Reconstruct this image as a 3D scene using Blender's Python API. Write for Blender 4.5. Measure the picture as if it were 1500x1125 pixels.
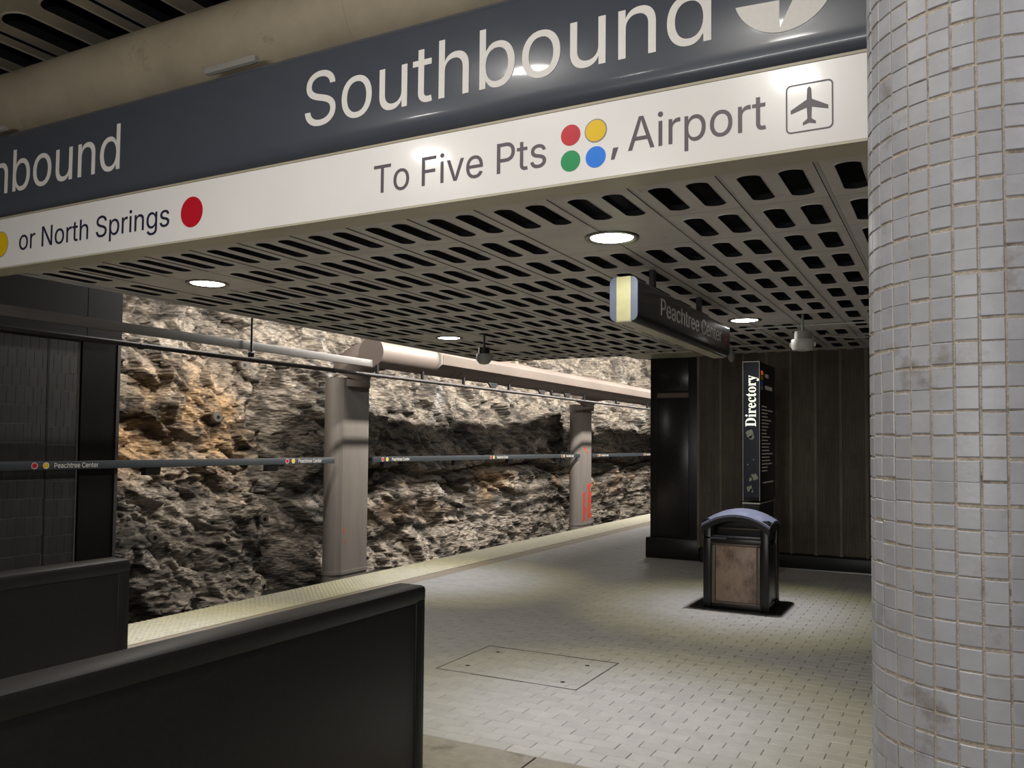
import bpy, bmesh, math, random, os
import numpy as np
from mathutils import Vector, Matrix
for o in list(bpy.data.objects): bpy.data.objects.remove(o, do_unlink=True)
S = bpy.context.scene; COL = S.collection
PI = math.pi
random.seed(7)
# ------------------------------------------------------------------ camera
def cam_axes(yaw, pitch, roll):
    d = np.array([math.sin(yaw)*math.cos(pitch), math.cos(yaw)*math.cos(pitch), math.sin(pitch)])
    r = np.array([math.cos(yaw), -math.sin(yaw), 0]); u = np.cross(r, d)
    return math.cos(roll)*r+math.sin(roll)*u, -math.sin(roll)*r+math.cos(roll)*u, d
r_, u_, d_ = cam_axes(-.4860, .0422, .0093)
cd = bpy.data.cameras.new('camera'); cam = bpy.data.objects.new('camera', cd); COL.objects.link(cam)
cd.sensor_fit = 'HORIZONTAL'; cd.sensor_width = 36; cd.lens = 36*1234.2/1500; cd.shift_y = 36.48/1500
cam.matrix_world = Matrix(((r_[0], u_[0], -d_[0], 0), (r_[1], u_[1], -d_[1], 0), (r_[2], u_[2], -d_[2], 1.65), (0, 0, 0, 1)))
cd.clip_start = .05; cd.clip_end = 200
S.camera = cam
# ------------------------------------------------------------------ world, exposure
w = bpy.data.worlds.new('world'); S.world = w; w.use_nodes = True
w.node_tree.nodes['Background'].inputs[0].default_value = (.55, .6, .7, 1)
w.node_tree.nodes['Background'].inputs[1].default_value = .02
S.view_settings.view_transform = 'Standard'; S.view_settings.look = 'None'
S.view_settings.exposure = 0; S.view_settings.gamma = 1; S.view_settings.use_curve_mapping = False
# ------------------------------------------------------------------ station lights, plus an added fill
def light(kind, name, loc, energy, color, rot=(0, 0, 0), **k):
    l = bpy.data.lights.new(name, kind); l.energy = energy; l.color = color
    for a, b in k.items(): setattr(l, a, b)
    o = bpy.data.objects.new(name, l); o.location = loc; o.rotation_euler = rot; COL.objects.link(o); return o
WARM = (1.0, .97, .88); COOL = (.86, .91, 1.0)
LAMPS = [(-1.91, 4.94), (-5.47, 4.94), (-1.93, 8.79), (-5.53, 8.79)]
for x, y in LAMPS:      # downlights of the low ceiling: a wide yellowish beam and a narrower cool core
    light('SPOT', 'downlight_beam', (x, y, 2.935), 98, (1.0, .95, .40), spot_size=math.radians(71), spot_blend=.45, shadow_soft_size=.06)
    light('SPOT', 'downlight_beam', (x, y, 2.935), 190, (.64, .65, 1.0), spot_size=math.radians(59), spot_blend=1.0, shadow_soft_size=.06)
    light('SPOT', 'downlight_spill', (x, y, 2.93), 20, (1.0, .97, .92), spot_size=math.radians(165), spot_blend=.3, shadow_soft_size=.08)
HIGH = [(-2.97, 1.8), (-1.15, .45), (-1.1, 1.4), (.9, -1.6), (-4.9, .2), (-3.2, -1.8)]
for x, y in HIGH:       # lamps of the high ceiling over the stair, behind and above the camera
    light('AREA', 'high_lamp_glow', (x, y, 4.70), 31, (1.0, .96, .9), shape='DISK', size=.34)
light('AREA', 'track_tube_glow', (-9.6, 9.6, 4.9), 115, (1.0, .95, .87), rot=(0, math.radians(38), 0), shape='RECTANGLE', size=.25, size_y=2.2)
for i in range(1, 9):      # tubes along the track, over the far side of the low ceiling
    light('AREA', 'track_tube_glow', (-7.9, 9.6+i*3.0, 4.9), 215, (1.0, .95, .87), rot=(0, math.radians(58), 0), shape='RECTANGLE', size=.14, size_y=1.6)
for i in range(3):      # lamps of the open platform beyond the low ceiling
    light('AREA', 'platform_tube_glow', (-5.9, 19.0+i*4.5, 3.6), 95, (1.0, .96, .93), shape='RECTANGLE', size=.3, size_y=2.4)
light('AREA', 'hall_lamp_glow', (1.6, .2, 3.6), 18, (.95, .93, 1.0), rot=(math.radians(32), math.radians(30), 0), shape='DISK', size=.5)
light('AREA', 'hall_bounce_fill', (-1.5, -3.6, 2.2), 135, (1.0, .98, .95), rot=(math.radians(118), 0, 0), shape='RECTANGLE', size=3.5, size_y=.5)  # unseen fill, added as extra bounce onto sign, duct and column

# ------------------------------------------------------------------ materials
def srgb(r, g, b):
    f = lambda c: (c/255)/12.92 if c/255 <= .04045 else (((c/255)+.055)/1.055)**2.4
    return (f(r), f(g), f(b), 1)
def mat(name, col, rough=.6, metal=0, var=.12, nscale=8, bump=.0, bscale=60, emit=None, estr=0, dirt=None, spec=.5, stretch=(1, 1, 1), tint=0, coat=0):
    """procedural: noise-mottled colour, optional per-piece tint, roughness variation and fine bump"""
    m = bpy.data.materials.new(name); m.use_nodes = True; n = m.node_tree.nodes; L = m.node_tree.links
    b = n['Principled BSDF']; b.inputs['Roughness'].default_value = rough; b.inputs['Metallic'].default_value = metal
    b.inputs['Specular IOR Level'].default_value = spec
    if coat: b.inputs['Coat Weight'].default_value = coat; b.inputs['Coat Roughness'].default_value = .08
    tc = n.new('ShaderNodeTexCoord'); mp = n.new('ShaderNodeMapping'); mp.inputs['Scale'].default_value = stretch
    geo = n.new('ShaderNodeNewGeometry')
    L.new(geo.outputs['Position'], mp.inputs['Vector'])
    no = n.new('ShaderNodeTexNoise'); no.inputs['Scale'].default_value = nscale; no.inputs['Detail'].default_value = 6; no.inputs['Roughness'].default_value = .65
    L.new(mp.outputs[0], no.inputs['Vector'])
    mr = n.new('ShaderNodeMapRange'); mr.inputs['From Min'].default_value = .3; mr.inputs['From Max'].default_value = .7
    mr.inputs['To Min'].default_value = 1-var; mr.inputs['To Max'].default_value = 1+var
    L.new(no.outputs['Fac'], mr.inputs['Value'])
    val = mr.outputs[0]
    if tint:
        oi = n.new('ShaderNodeObjectInfo')
        ad = n.new('ShaderNodeMath'); ad.operation = 'ADD'; L.new(oi.outputs['Random'], ad.inputs[0]); L.new(geo.outputs['Random Per Island'], ad.inputs[1])
        fr = n.new('ShaderNodeMath'); fr.operation = 'FRACT'; L.new(ad.outputs[0], fr.inputs[0])
        m2 = n.new('ShaderNodeMapRange'); m2.inputs['To Min'].default_value = 1-tint; m2.inputs['To Max'].default_value = 1+tint
        L.new(fr.outputs[0], m2.inputs['Value'])
        mu = n.new('ShaderNodeMath'); mu.operation = 'MULTIPLY'; L.new(val, mu.inputs[0]); L.new(m2.outputs[0], mu.inputs[1]); val = mu.outputs[0]
    vm = n.new('ShaderNodeVectorMath'); vm.operation = 'SCALE'; vm.inputs[0].default_value = col[:3]; L.new(val, vm.inputs['Scale'])
    out = vm.outputs[0]
    if dirt:
        dcol, dscale, dlo, dhi = dirt
        dn = n.new('ShaderNodeTexNoise'); dn.inputs['Scale'].default_value = dscale; dn.inputs['Detail'].default_value = 8; dn.inputs['Roughness'].default_value = .7
        L.new(mp.outputs[0], dn.inputs['Vector'])
        dr = n.new('ShaderNodeMapRange'); dr.inputs['From Min'].default_value = dlo; dr.inputs['From Max'].default_value = dhi; L.new(dn.outputs['Fac'], dr.inputs['Value'])
        mx = n.new('ShaderNodeMix'); mx.data_type = 'RGBA'; L.new(dr.outputs[0], mx.inputs[0]); L.new(out, mx.inputs[6]); mx.inputs[7].default_value = dcol
        out = mx.outputs[2]
    L.new(out, b.inputs['Base Color'])
    if bump:
        bn = n.new('ShaderNodeTexNoise'); bn.inputs['Scale'].default_value = bscale; bn.inputs['Detail'].default_value = 5; L.new(mp.outputs[0], bn.inputs['Vector'])
        bp = n.new('ShaderNodeBump'); bp.inputs['Strength'].default_value = bump; bp.inputs['Distance'].default_value = .01
        L.new(bn.outputs['Fac'], bp.inputs['Height']); L.new(bp.outputs[0], b.inputs['Normal'])
    if emit: b.inputs['Emission Color'].default_value = emit; b.inputs['Emission Strength'].default_value = estr
    return m
M = {}
M['panel'] = mat('ceiling_enamel', srgb(210, 205, 199), .45, 0, .10, 3, .05, 200, dirt=(srgb(96, 88, 76), 5, .62, .80))
M['high_panel'] = mat('high_ceiling_enamel', srgb(178, 168, 150), .5, 0, .12, 3, .05, 200)
M['fascia'] = mat('fascia_enamel', srgb(196, 190, 168), .35, 0, .06, 2, .04, 150, dirt=(srgb(120, 105, 80), 14, .70, .80))
M['void'] = mat('dark_void', srgb(14, 14, 17), .9, 0, .2, 6)
M['rail'] = mat('ceiling_rail', srgb(190, 187, 184), .5, 0, .1, 4)
M['lamp_rim'] = mat('lamp_rim', srgb(150, 148, 140), .25, .8, .05, 8)
M['lamp'] = mat('lamp_lens', (1, 1, 1, 1), .3, 0, 0, 8, emit=(1, .98, .93, 1), estr=24)
M['signdark'] = mat('charcoal_sign_enamel', srgb(72, 77, 87), .30, 0, .05, 2, .03, 500, coat=.3)
M['signwhite'] = mat('white_sign_enamel', srgb(246, 243, 240), .22, 0, .02, 2, .03, 600, coat=.4)
M['beige'] = mat('beige_trim', srgb(178, 168, 146), .4, 0, .08, 8)
M['letter'] = mat('reflective_white_letter', srgb(240, 236, 230), .35, 0, .03, 40, .25, 900)
M['ink'] = mat('grey_ink', srgb(92, 84, 90), .4, 0, .04, 20)
M['ink2'] = mat('blue_black_ink', srgb(40, 38, 66), .4, 0, .04, 20)
M['red'] = mat('red_vinyl', srgb(200, 24, 44), .35, 0, .03, 10)
M['yellow'] = mat('yellow_vinyl', srgb(240, 198, 10), .35, 0, .03, 10)
M['greyring'] = mat('grey_vinyl', srgb(150, 146, 140), .35, 0, .03, 10)
M['green'] = mat('green_vinyl', srgb(24, 150, 88), .35, 0, .03, 10)
M['blue'] = mat('blue_vinyl', srgb(28, 128, 236), .35, 0, .03, 10)
M['duct'] = mat('painted_duct', srgb(172, 160, 138), .42, .0, .13, 2.2, .10, 90, dirt=(srgb(96, 86, 70), 3.5, .60, .82))
M['trackduct'] = mat('grey_painted_duct', srgb(126, 114, 108), .5, 0, .08, 2.5, .05, 90, dirt=(srgb(120, 106, 98), 3, .60, .85))
M['perf'] = mat('perforated_panel', srgb(104, 92, 84), .6, 0, .15, 60, .2, 300)
M['pillar'] = mat('grey_painted_riser', srgb(130, 123, 117), .35, 0, .10, 1.6, .05, 80, stretch=(3, 3, .6), dirt=(srgb(110, 96, 90), 1.2, .58, .85))
M['band'] = mat('darker_paint_band', srgb(108, 100, 94), .4, 0, .08, 3)
M['railsign'] = mat('slate_rail', srgb(66, 71, 76), .35, 0, .05, 5)
M['black'] = mat('black_metal', srgb(24, 24, 26), .4, 0, .15, 12)
M['conduit'] = mat('dark_conduit', srgb(72, 68, 68), .45, .2, .1, 10)
M['channel'] = mat('pale_channel', srgb(128, 124, 122), .4, .1, .07, 5)
M['granite'] = mat('black_granite', srgb(25, 24, 23), .46, 0, .3, 60, .05, 200, dirt=(srgb(58, 52, 46), 11, .66, .76))
M['greytile'] = mat('column_tile', srgb(152, 152, 156), .36, 0, .08, 14, .06, 70, tint=.09, dirt=(srgb(112, 102, 94), 5.5, .58, .74))
M['grout'] = mat('sandy_grout', srgb(172, 160, 144), .9, 0, .25, 70, .6, 260, dirt=(srgb(84, 72, 64), 9, .55, .70))
M['paver'] = mat('grey_paver', srgb(176, 173, 168), .62, 0, .09, 9, .25, 160, tint=.05)
M['joint'] = mat('paver_joint', srgb(124, 118, 106), .95, 0, .3, 25, .4, 200)
M['concrete'] = mat('grey_concrete', srgb(150, 144, 132), .85, 0, .12, 14, .4, 220, dirt=(srgb(104, 98, 86), 5, .55, .75))
M['bandconc'] = mat('tan_concrete', srgb(158, 146, 130), .8, 0, .1, 10, .3, 200)
M['tactile'] = mat('pale_tactile', srgb(214, 208, 184), .6, 0, .08, 6, .1, 90, dirt=(srgb(150, 140, 120), 6, .6, .8))
M['darktile'] = mat('dark_clay_tile', srgb(38, 37, 36), .55, 0, .2, 12, .1, 90, tint=.2)
M['darkgrout'] = mat('dark_grout', srgb(150, 144, 130), .9, 0, .2, 30)
M['darkconc'] = mat('dark_concrete', srgb(44, 42, 41), .8, 0, .25, 6, .2, 60)
M['ribbed'] = mat('ribbed_dark_block', srgb(100, 92, 82), .75, 0, .3, 2.5, .3, 70, stretch=(1, 1, .35), tint=.14)
M['mortar'] = mat('pale_mortar_strip', srgb(114, 104, 90), .85, 0, .35, 3, .3, 70, stretch=(1, 1, .5))
M['clad'] = mat('black_cladding', srgb(26, 24, 24), .32, .3, .3, 4, .03, 60, stretch=(1, 1, .4))
M['cladpanel'] = mat('black_cladding_panel', srgb(40, 37, 35), .25, .4, .35, 3, .04, 60, stretch=(1, 1, .4))
M['pylon'] = mat('blue_black_panel', srgb(34, 38, 52), .25, 0, .1, 8, .03, 200, dirt=(srgb(66, 68, 78), 12, .64, .76))
M['pylonside'] = mat('directory_side', srgb(26, 24, 26), .35, 0, .15, 10)
M['lit'] = mat('lit_letter', srgb(255, 255, 225), .4, 0, 0, 5, emit=(1, 1, .78, 1), estr=1.0)
M['dimtext'] = mat('dim_print', srgb(150, 142, 132), .5, 0, .1, 40, emit=srgb(150, 142, 132), estr=.16)  # faint emission added, as side light is lacking here
M['orange'] = mat('orange_print', srgb(226, 96, 40), .5, 0, .05, 20, emit=srgb(226, 96, 40), estr=.35)  # same added emission for the unlit side face
M['flake'] = mat('sticker_residue', srgb(150, 150, 140), .8, 0, .4, 60)
M['bin'] = mat('black_bin_plastic', srgb(11, 11, 12), .3, 0, .15, 20, .03, 200)
M['binlid'] = mat('bluish_lit_lid', srgb(118, 122, 142), .34, 0, .12, 14, .06, 60, dirt=(srgb(176, 182, 200), 12, .60, .72))  # bluish light on the lid top is put into its colour
M['binpanel'] = mat('worn_bronze_panel', srgb(158, 136, 119), .42, .25, .25, 7, .08, 60, stretch=(1, 1, .6), dirt=(srgb(84, 66, 54), 6, .50, .72))
M['frame'] = mat('bronze_frame', srgb(104, 92, 80), .4, .4, .15, 20)
M['shelf'] = mat('bin_shelf', srgb(100, 100, 104), .3, .3, .15, 20)
M['white'] = mat('white_plastic', srgb(196, 192, 186), .4, 0, .05, 10)
M['grey'] = mat('grey_plastic', srgb(150, 148, 142), .35, 0, .08, 10)
M['signend'] = mat('blue_grey_end_cap', srgb(96, 104, 120), .35, 0, .05, 10)
M['endglow'] = mat('yellowed_end_strip', srgb(176, 172, 130), .4, 0, .08, 24)
M['signbody'] = mat('hanging_sign_black', srgb(44, 44, 50), .28, 0, .08, 6, coat=.3)
M['greyletter'] = mat('grey_letter', srgb(150, 148, 150), .4, 0, .05, 20)
M['steel'] = mat('bright_line', srgb(190, 190, 184), .35, .5, .05, 10)
M['redpaint'] = mat('red_paint', srgb(206, 62, 38), .6, 0, .15, 30)
M['bolt'] = mat('rock_bolt_plate', srgb(112, 104, 96), .7, .2, .25, 30, .2, 100)
M['ballast'] = mat('track_bed', srgb(40, 36, 32), .95, 0, .4, 20, .8, 40)

# ------------------------------------------------------------------ helpers
def link(name, me, m=None, parent=None):
    o = bpy.data.objects.new(name, me); COL.objects.link(o)
    if m is not None and not me.materials: me.materials.append(m)
    if parent is not None: o.parent = parent
    return o
def tag(o, label, cat, group=None, kind=None):
    o['label'] = label; o['category'] = cat
    if group: o['group'] = group
    if kind: o['kind'] = kind
    return o
def thing(name, label, cat, loc, group=None, kind=None):
    o = bpy.data.objects.new(name, None); COL.objects.link(o); o.location = loc; o.empty_display_size = .1
    return tag(o, label, cat, group, kind)
def copy_tree(o, parent=None):
    kids = [c for c in bpy.data.objects if c.parent == o]
    c = o.copy(); COL.objects.link(c); c.parent = parent
    for k in kids: copy_tree(k, c)
    return c
class MB:
    """collects simple shapes, builds ONE mesh object; coordinates are local to its parent"""
    def __init__(s): s.v = []; s.f = []; s.mi = []; s.cur = 0
    def face(s, idx): s.f.append(idx); s.mi.append(s.cur)
    def box(s, x0, x1, y0, y1, z0, z1, bev=0):
        if bev:
            bm = bmesh.new(); bmesh.ops.create_cube(bm, size=1)
            for v in bm.verts: v.co = ((v.co.x+.5)*(x1-x0)+x0, (v.co.y+.5)*(y1-y0)+y0, (v.co.z+.5)*(z1-z0)+z0)
            bmesh.ops.bevel(bm, geom=bm.edges[:], offset=bev, segments=2, affect='EDGES', profile=.5)
            s.add_bm(bm); return s
        b = len(s.v)
        s.v += [(x, y, z) for z in (z0, z1) for y in (y0, y1) for x in (x0, x1)]
        for q in ((0, 2, 3, 1), (4, 5, 7, 6), (0, 1, 5, 4), (2, 6, 7, 3), (0, 4, 6, 2), (1, 3, 7, 5)): s.face([b+i for i in q])
        return s
    def add_bm(s, bm):
        bm.verts.ensure_lookup_table(); b = len(s.v)
        for i, v in enumerate(bm.verts): v.index = i; s.v.append(tuple(v.co))
        for f in bm.faces: s.face([b+v.index for v in f.verts])
        bm.free()
    def prism(s, poly, axis, a, b_):
        """poly: list of 2-D points; axis 'x': poly in (y,z); 'y': (x,z); 'z': (x,y)"""
        mk = {'x': lambda p, t: (t, p[0], p[1]), 'y': lambda p, t: (p[0], t, p[1]), 'z': lambda p, t: (p[0], p[1], t)}[axis]
        n = len(poly); b = len(s.v)
        s.v += [mk(p, a) for p in poly]+[mk(p, b_) for p in poly]
        s.face(list(range(b, b+n))[::-1]); s.face(list(range(b+n, b+2*n)))
        for i in range(n): s.face([b+i, b+(i+1) % n, b+n+(i+1) % n, b+n+i])
        return s
    def tube(s, pts, rad, seg=12, caps=True):
        pts = [Vector(p) for p in pts]; b = len(s.v); n = len(pts)
        up = Vector((0, 0, 1))
        for i, p in enumerate(pts):
            t = (pts[min(i+1, n-1)]-pts[max(i-1, 0)]).normalized()
            a = up if abs(t.dot(up)) < .95 else Vector((1, 0, 0))
            e1 = t.cross(a).normalized(); e2 = t.cross(e1).normalized()
            rr = rad[i] if isinstance(rad, (list, tuple)) else rad
            for k in range(seg):
                c = 2*PI*k/seg; q = p+e1*(rr*math.cos(c))+e2*(rr*math.sin(c)); s.v.append(tuple(q))
        for i in range(n-1):
            for k in range(seg):
                s.face([b+i*seg+k, b+i*seg+(k+1) % seg, b+(i+1)*seg+(k+1) % seg, b+(i+1)*seg+k])
        if caps:
            s.face([b+k for k in range(seg)][::-1]); s.face([b+(n-1)*seg+k for k in range(seg)])
        return s
    def lathe(s, prof, c, seg=24, caps=True):
        """profile [(r,z)] spun about z through c=(x,y)"""
        b = len(s.v); n = len(prof)
        for r, z in prof:
            for k in range(seg): s.v.append((c[0]+r*math.cos(2*PI*k/seg), c[1]+r*math.sin(2*PI*k/seg), z))
        for i in range(n-1):
            for k in range(seg): s.face([b+i*seg+k, b+i*seg+(k+1) % seg, b+(i+1)*seg+(k+1) % seg, b+(i+1)*seg+k])
        if caps:
            s.face([b+k for k in range(seg)][::-1]); s.face([b+(n-1)*seg+k for k in range(seg)])
        return s
    def mesh(s, name, mats, smooth=False):
        me = bpy.data.meshes.new(name); me.from_pydata([tuple(v) for v in s.v], [], s.f)
        for m in (mats if isinstance(mats, (list, tuple)) else [mats]): me.materials.append(m)
        if any(s.mi): me.polygons.foreach_set('material_index', s.mi)
        bm = bmesh.new(); bm.from_mesh(me); bmesh.ops.recalc_face_normals(bm, faces=bm.faces[:]); bm.to_mesh(me); bm.free()
        if smooth:
            me.polygons.foreach_set('use_smooth', [True]*len(me.polygons))
            me.set_sharp_from_angle(angle=math.radians(38))
        me.update(); return me
    def build(s, name, mats, parent=None, smooth=False, kind=None):
        o = link(name, s.mesh(name, mats, smooth), None, parent)
        if kind: o['kind'] = kind
        return o
def struct(o): o['kind'] = 'structure'; return o
def box(name, b, m, parent=None, bev=0, kind=None, smooth=False): return MB().box(*b, bev=bev).build(name, m, parent, smooth=smooth or bool(bev), kind=kind)

# text ------------------------------------------------------------
FONTS = {}
def font(fn):
    if fn not in FONTS:
        try: FONTS[fn] = bpy.data.fonts.load(os.path.join(bpy.utils.system_resource('DATAFILES'), 'fonts', fn))
        except Exception: FONTS[fn] = None
    return FONTS[fn]
def contours(s, fn, res, bold=0):
    """closed outlines of a line of text (the font's contours may overlap, so each outer one is filled by itself)"""
    cu = bpy.data.curves.new('lettering', 'FONT'); cu.body = s; cu.resolution_u = res; cu.fill_mode = 'NONE'; cu.offset = bold
    f = font(fn)
    if f: cu.font = f
    o = bpy.data.objects.new('lettering', cu); COL.objects.link(o)
    dg = bpy.context.evaluated_depsgraph_get(); dg.update()
    me = bpy.data.meshes.new_from_object(o.evaluated_get(dg)); bpy.data.objects.remove(o)
    nb = {}
    for e in me.edges:
        a, b = e.vertices; nb.setdefault(a, []).append(b); nb.setdefault(b, []).append(a)
    seen = set(); out = []
    for v0 in nb:
        if v0 in seen: continue
        loop = [v0]; seen.add(v0); cur = v0
        # keep the stored direction of the first edge so the orientation tells outlines from holes
        while True:
            nx = [q for q in nb[cur] if q not in seen]
            if not nx: break
            q = cur+1 if (cur+1) in nx else nx[0]
            loop.append(q); seen.add(q); cur = q
        if len(loop) > 2: out.append([(me.vertices[i].co.x, me.vertices[i].co.y) for i in loop])
    bpy.data.meshes.remove(me)
    return out
def area(p): return .5*sum(p[i][0]*p[(i+1) % len(p)][1]-p[(i+1) % len(p)][0]*p[i][1] for i in range(len(p)))
def inside(pt, poly):
    x, y = pt; c = False; n = len(poly)
    for i in range(n):
        (x1, y1), (x2, y2) = poly[i], poly[(i+1) % n]
        if (y1 > y) != (y2 > y) and x < (x2-x1)*(y-y1)/(y2-y1)+x1: c = not c
    return c
CAP = {}
from mathutils.geometry import delaunay_2d_cdt
def winding(pt, polys):
    x, y = pt; w_ = 0
    for p in polys:
        n = len(p)
        for i in range(n):
            x1, y1 = p[i]; x2, y2 = p[(i+1) % n]
            if (y1 <= y) != (y2 <= y):
                if x < x1+(y-y1)*(x2-x1)/(y2-y1): w_ += 1 if y2 > y1 else -1
    return w_
def lettering(s, place, x0, x1, cap, m, parent, name='lettering', fn='Inter.woff2', thick=.002, res=4, capchar='H', bold=.006):
    """place(u, v, t): maps text-plane coordinates (u along, v up, t out of the surface) to parent coordinates; one object per word"""
    if (fn, capchar) not in CAP: CAP[(fn, capchar)] = max(p[1] for c in contours(capchar, fn, 2) for p in c)
    cs = sorted(contours(s, fn, res, bold), key=lambda c: min(p[0] for p in c))
    xs = [p[0] for c in cs for p in c]; a, b = min(xs), max(xs); k = cap/CAP[(fn, capchar)]; kx = (x1-x0)/(b-a)
    words = []; right = -1e9
    for c in cs:
        if min(p[0] for p in c)-right > .2*CAP[(fn, capchar)]+.06: words.append([])
        words[-1].append(c); right = max(right, max(p[0] for p in c))
    res_ = []
    for wd in words:
        pts = []; ed = []
        for c in wd:
            b0 = len(pts); n = len(c); pts += [Vector(p) for p in c]; ed += [(b0+i, b0+(i+1) % n) for i in range(n)]
        vo_, _, fo = delaunay_2d_cdt(pts, ed, [], 0, 1e-6)[:3]
        keep = []
        for f in fo:
            cx_ = sum(vo_[i].x for i in f)/len(f); cy_ = sum(vo_[i].y for i in f)/len(f)
            if winding((cx_, cy_), wd) != 0: keep.append(list(f))
        mb = MB(); N = len(vo_)
        for t in (0, thick):
            for p in vo_: mb.v.append(tuple(place(x0+(p.x-a)*kx, p.y*k, t)))
        cnt = {}
        for f in keep:
            mb.face([N+i for i in f])
            for q in range(len(f)): e = (f[q], f[(q+1) % len(f)]); cnt[e] = cnt.get(e, 0)+1
        for (u, v) in cnt:
            if (v, u) not in cnt: mb.face([u, v, N+v, N+u])
        res_.append(mb.build(name, m, parent))
    return res_
def disc(name, c, r, y0, y1, m, parent, seg=32, sx=1):
    """a flat disc facing -Y"""
    return MB().prism([(c[0]+r*sx*math.cos(2*PI*i/seg), c[1]+r*math.sin(2*PI*i/seg)) for i in range(seg)], 'y', y0, y1).build(name, m, parent)

# ================================================================== SETTING: floor
def slab(name, b, m): return struct(box(name, b, m))
fl = slab('floor', (-5.72, 3.0, 4.08, 26, -.30, -.012), M['joint'])
slab('trim_1', (-5.93, -5.72, -4, 40, -.30, 0.0), M['bandconc'])
slab('floor_landing', (-1.979, 3.0, -4, 4.072, -.30, 0), M['concrete'])
slab('floor_landing', (-2.08, -1.991, 2.0, 4.072, -.30, 0), M['concrete'])
slab('floor_landing', (-3.62, -2.08, 2.85, 4.072, -.30, 0), M['concrete'])
slab('floor_landing', (-5.72, -3.62, -4, 4.072, -.30, 0), M['concrete'])
slab('floor_edge_beam', (-6.58, -5.93, -4, 40, -.40, -.02), M['concrete'])
slab('floor_far', (-5.72, 3.0, 26, 40, -.30, 0), M['concrete'])
slab('wall_platform_edge', (-6.50, -6.35, -4, 40, -1.3, -.40), M['darkconc'])
slab('floor_track_bed', (-12.5, -6.3, -4, 42, -1.5, -1.25), M['ballast'])
# stair going down between the two parapets
for i in range(8):
    struct(box('floor_stair_step', (-3.62, -2.08, 2.85-.3*(i+1), 2.85-.3*i, -.17*(i+1)-.3, -.17*(i+1)), M['concrete']))
# pavers: running bond, rows along X
PX, PY = .205, .1015
def paver_mesh(n, x0, x1, y0, y1, dz=0, b=.003):
    mb = MB(); g = .0013
    x0 += g; x1 -= g; y0 += g; y1 -= g
    mb.v += [(x0, y0, -.02), (x1, y0, -.02), (x1, y1, -.02), (x0, y1, -.02)]
    mb.v += [(x0, y0, dz-b), (x1, y0, dz-b), (x1, y1, dz-b), (x0, y1, dz-b)]
    mb.v += [(x0+b, y0+b, dz), (x1-b, y0+b, dz), (x1-b, y1-b, dz), (x0+b, y1-b, dz)]
    for i in range(4):
        j = (i+1) % 4; mb.face([i, j, 4+j, 4+i]); mb.face([4+i, 4+j, 8+j, 8+i])
    mb.face([8, 9, 10, 11]); return mb
full = paver_mesh('paver', -PX/2, PX/2, -PY/2, PY/2).mesh('paver', M['paver'])
cells = []
XR = 1.6
for k in range(int((20-4.08)/PY)):
    y = 4.08+PY*k; x = -1.361+(0 if k % 2 == 0 else PX/2)
    x -= PX*math.floor((x+5.72)/PX)
    if x+5.72 > .02: cells.append((-5.72, x, y))
    while x < XR: cells.append((x, min(x+PX, XR), y)); x += PX
axc = Vector((r_[0], r_[1], r_[2])); ayc = Vector(tuple(u_)); azc = Vector(tuple(d_))
def project(p):
    q = Vector(p)-Vector((0, 0, 1.65)); dd = q.dot(azc)
    if dd < .05: return None
    return 750+1234.2*q.dot(axc)/dd, 598.98-1234.2*q.dot(ayc)/dd, dd
vis = []
for i, (a, b, y) in enumerate(cells):
    p = project(((a+b)/2, y+PY/2, 0))
    if p and 600 < p[0] < 1290 and p[1] < 1140 and b-a > .2 : vis.append((p[2], i))
vis.sort(); near = set(i for _, i in vis[:300])
rest = MB(); rnd = random.Random(3)
for i, (a, b, y) in enumerate(cells):
    dz = rnd.uniform(-.0018, .0)
    if i in near:
        o = link('paver', full, None, fl); o.location = ((a+b)/2, y+PY/2, dz)
    else:
        m_ = paver_mesh('p', a, b, y, y+PY, dz); base = len(rest.v); rest.v += m_.v
        for f in m_.f: rest.face([base+q for q in f])
rest.build('pavers_beyond', M['paver'], fl, kind='stuff')
# access hatch let into the pavers: a dark steel edging line round it and four key holes
hatch = thing('access_hatch', 'rectangular paved access hatch outlined by a thin dark joint in the floor', 'hatch', (-2.85, 5.70, 0))
e = MB()
for (x0, x1, y0, y1) in ((-.562, .562, -.406, -.399), (-.562, .562, .397, .404), (-.562, -.555, -.406, .404), (.555, .562, -.406, .404)):
    e.box(x0, x1, y0, y1, -.011, .0012)
e.build('edging', M['black'], hatch)
for x, y in ((-.40, -.22), (-.40, .25), (.38, .22), (.40, -.27)): MB().lathe([(.017, -.01), (.017, .0014)], (x, y), 12).build('key_hole', M['black'], hatch)
# tactile warning strip at the platform edge: square panels with rows of domes
tact = thing('tactile_strip', 'pale yellow ribbed warning strip along the edge of the platform', 'warning strip', (-6.27, 3, 0))
tm = MB(); W_ = .67; Lp = .61
tm.box(-W_/2, W_/2, .003, Lp-.003, -.02, .004)
for i in range(11):
    for j in range(10):
        x = -W_/2+.03+i*.061; y = .03+j*.061; b = len(tm.v); R0, R1, h = .022, .012, .0075
        for (R, z) in ((R0, .004), (R1, .004+h)):
            tm.v += [(x-R, y-R, z), (x+R, y-R, z), (x+R, y+R, z), (x-R, y+R, z)]
        for q in range(4): tm.face([b+q, b+(q+1) % 4, b+4+(q+1) % 4, b+4+q])
        tm.face([b+4, b+5, b+6, b+7])
tme = tm.mesh('tactile_panel', M['tactile'])
for i in range(52):
    o = link('tactile_panel', tme, None, tact); o.location = (0, i*Lp, 0)

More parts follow.
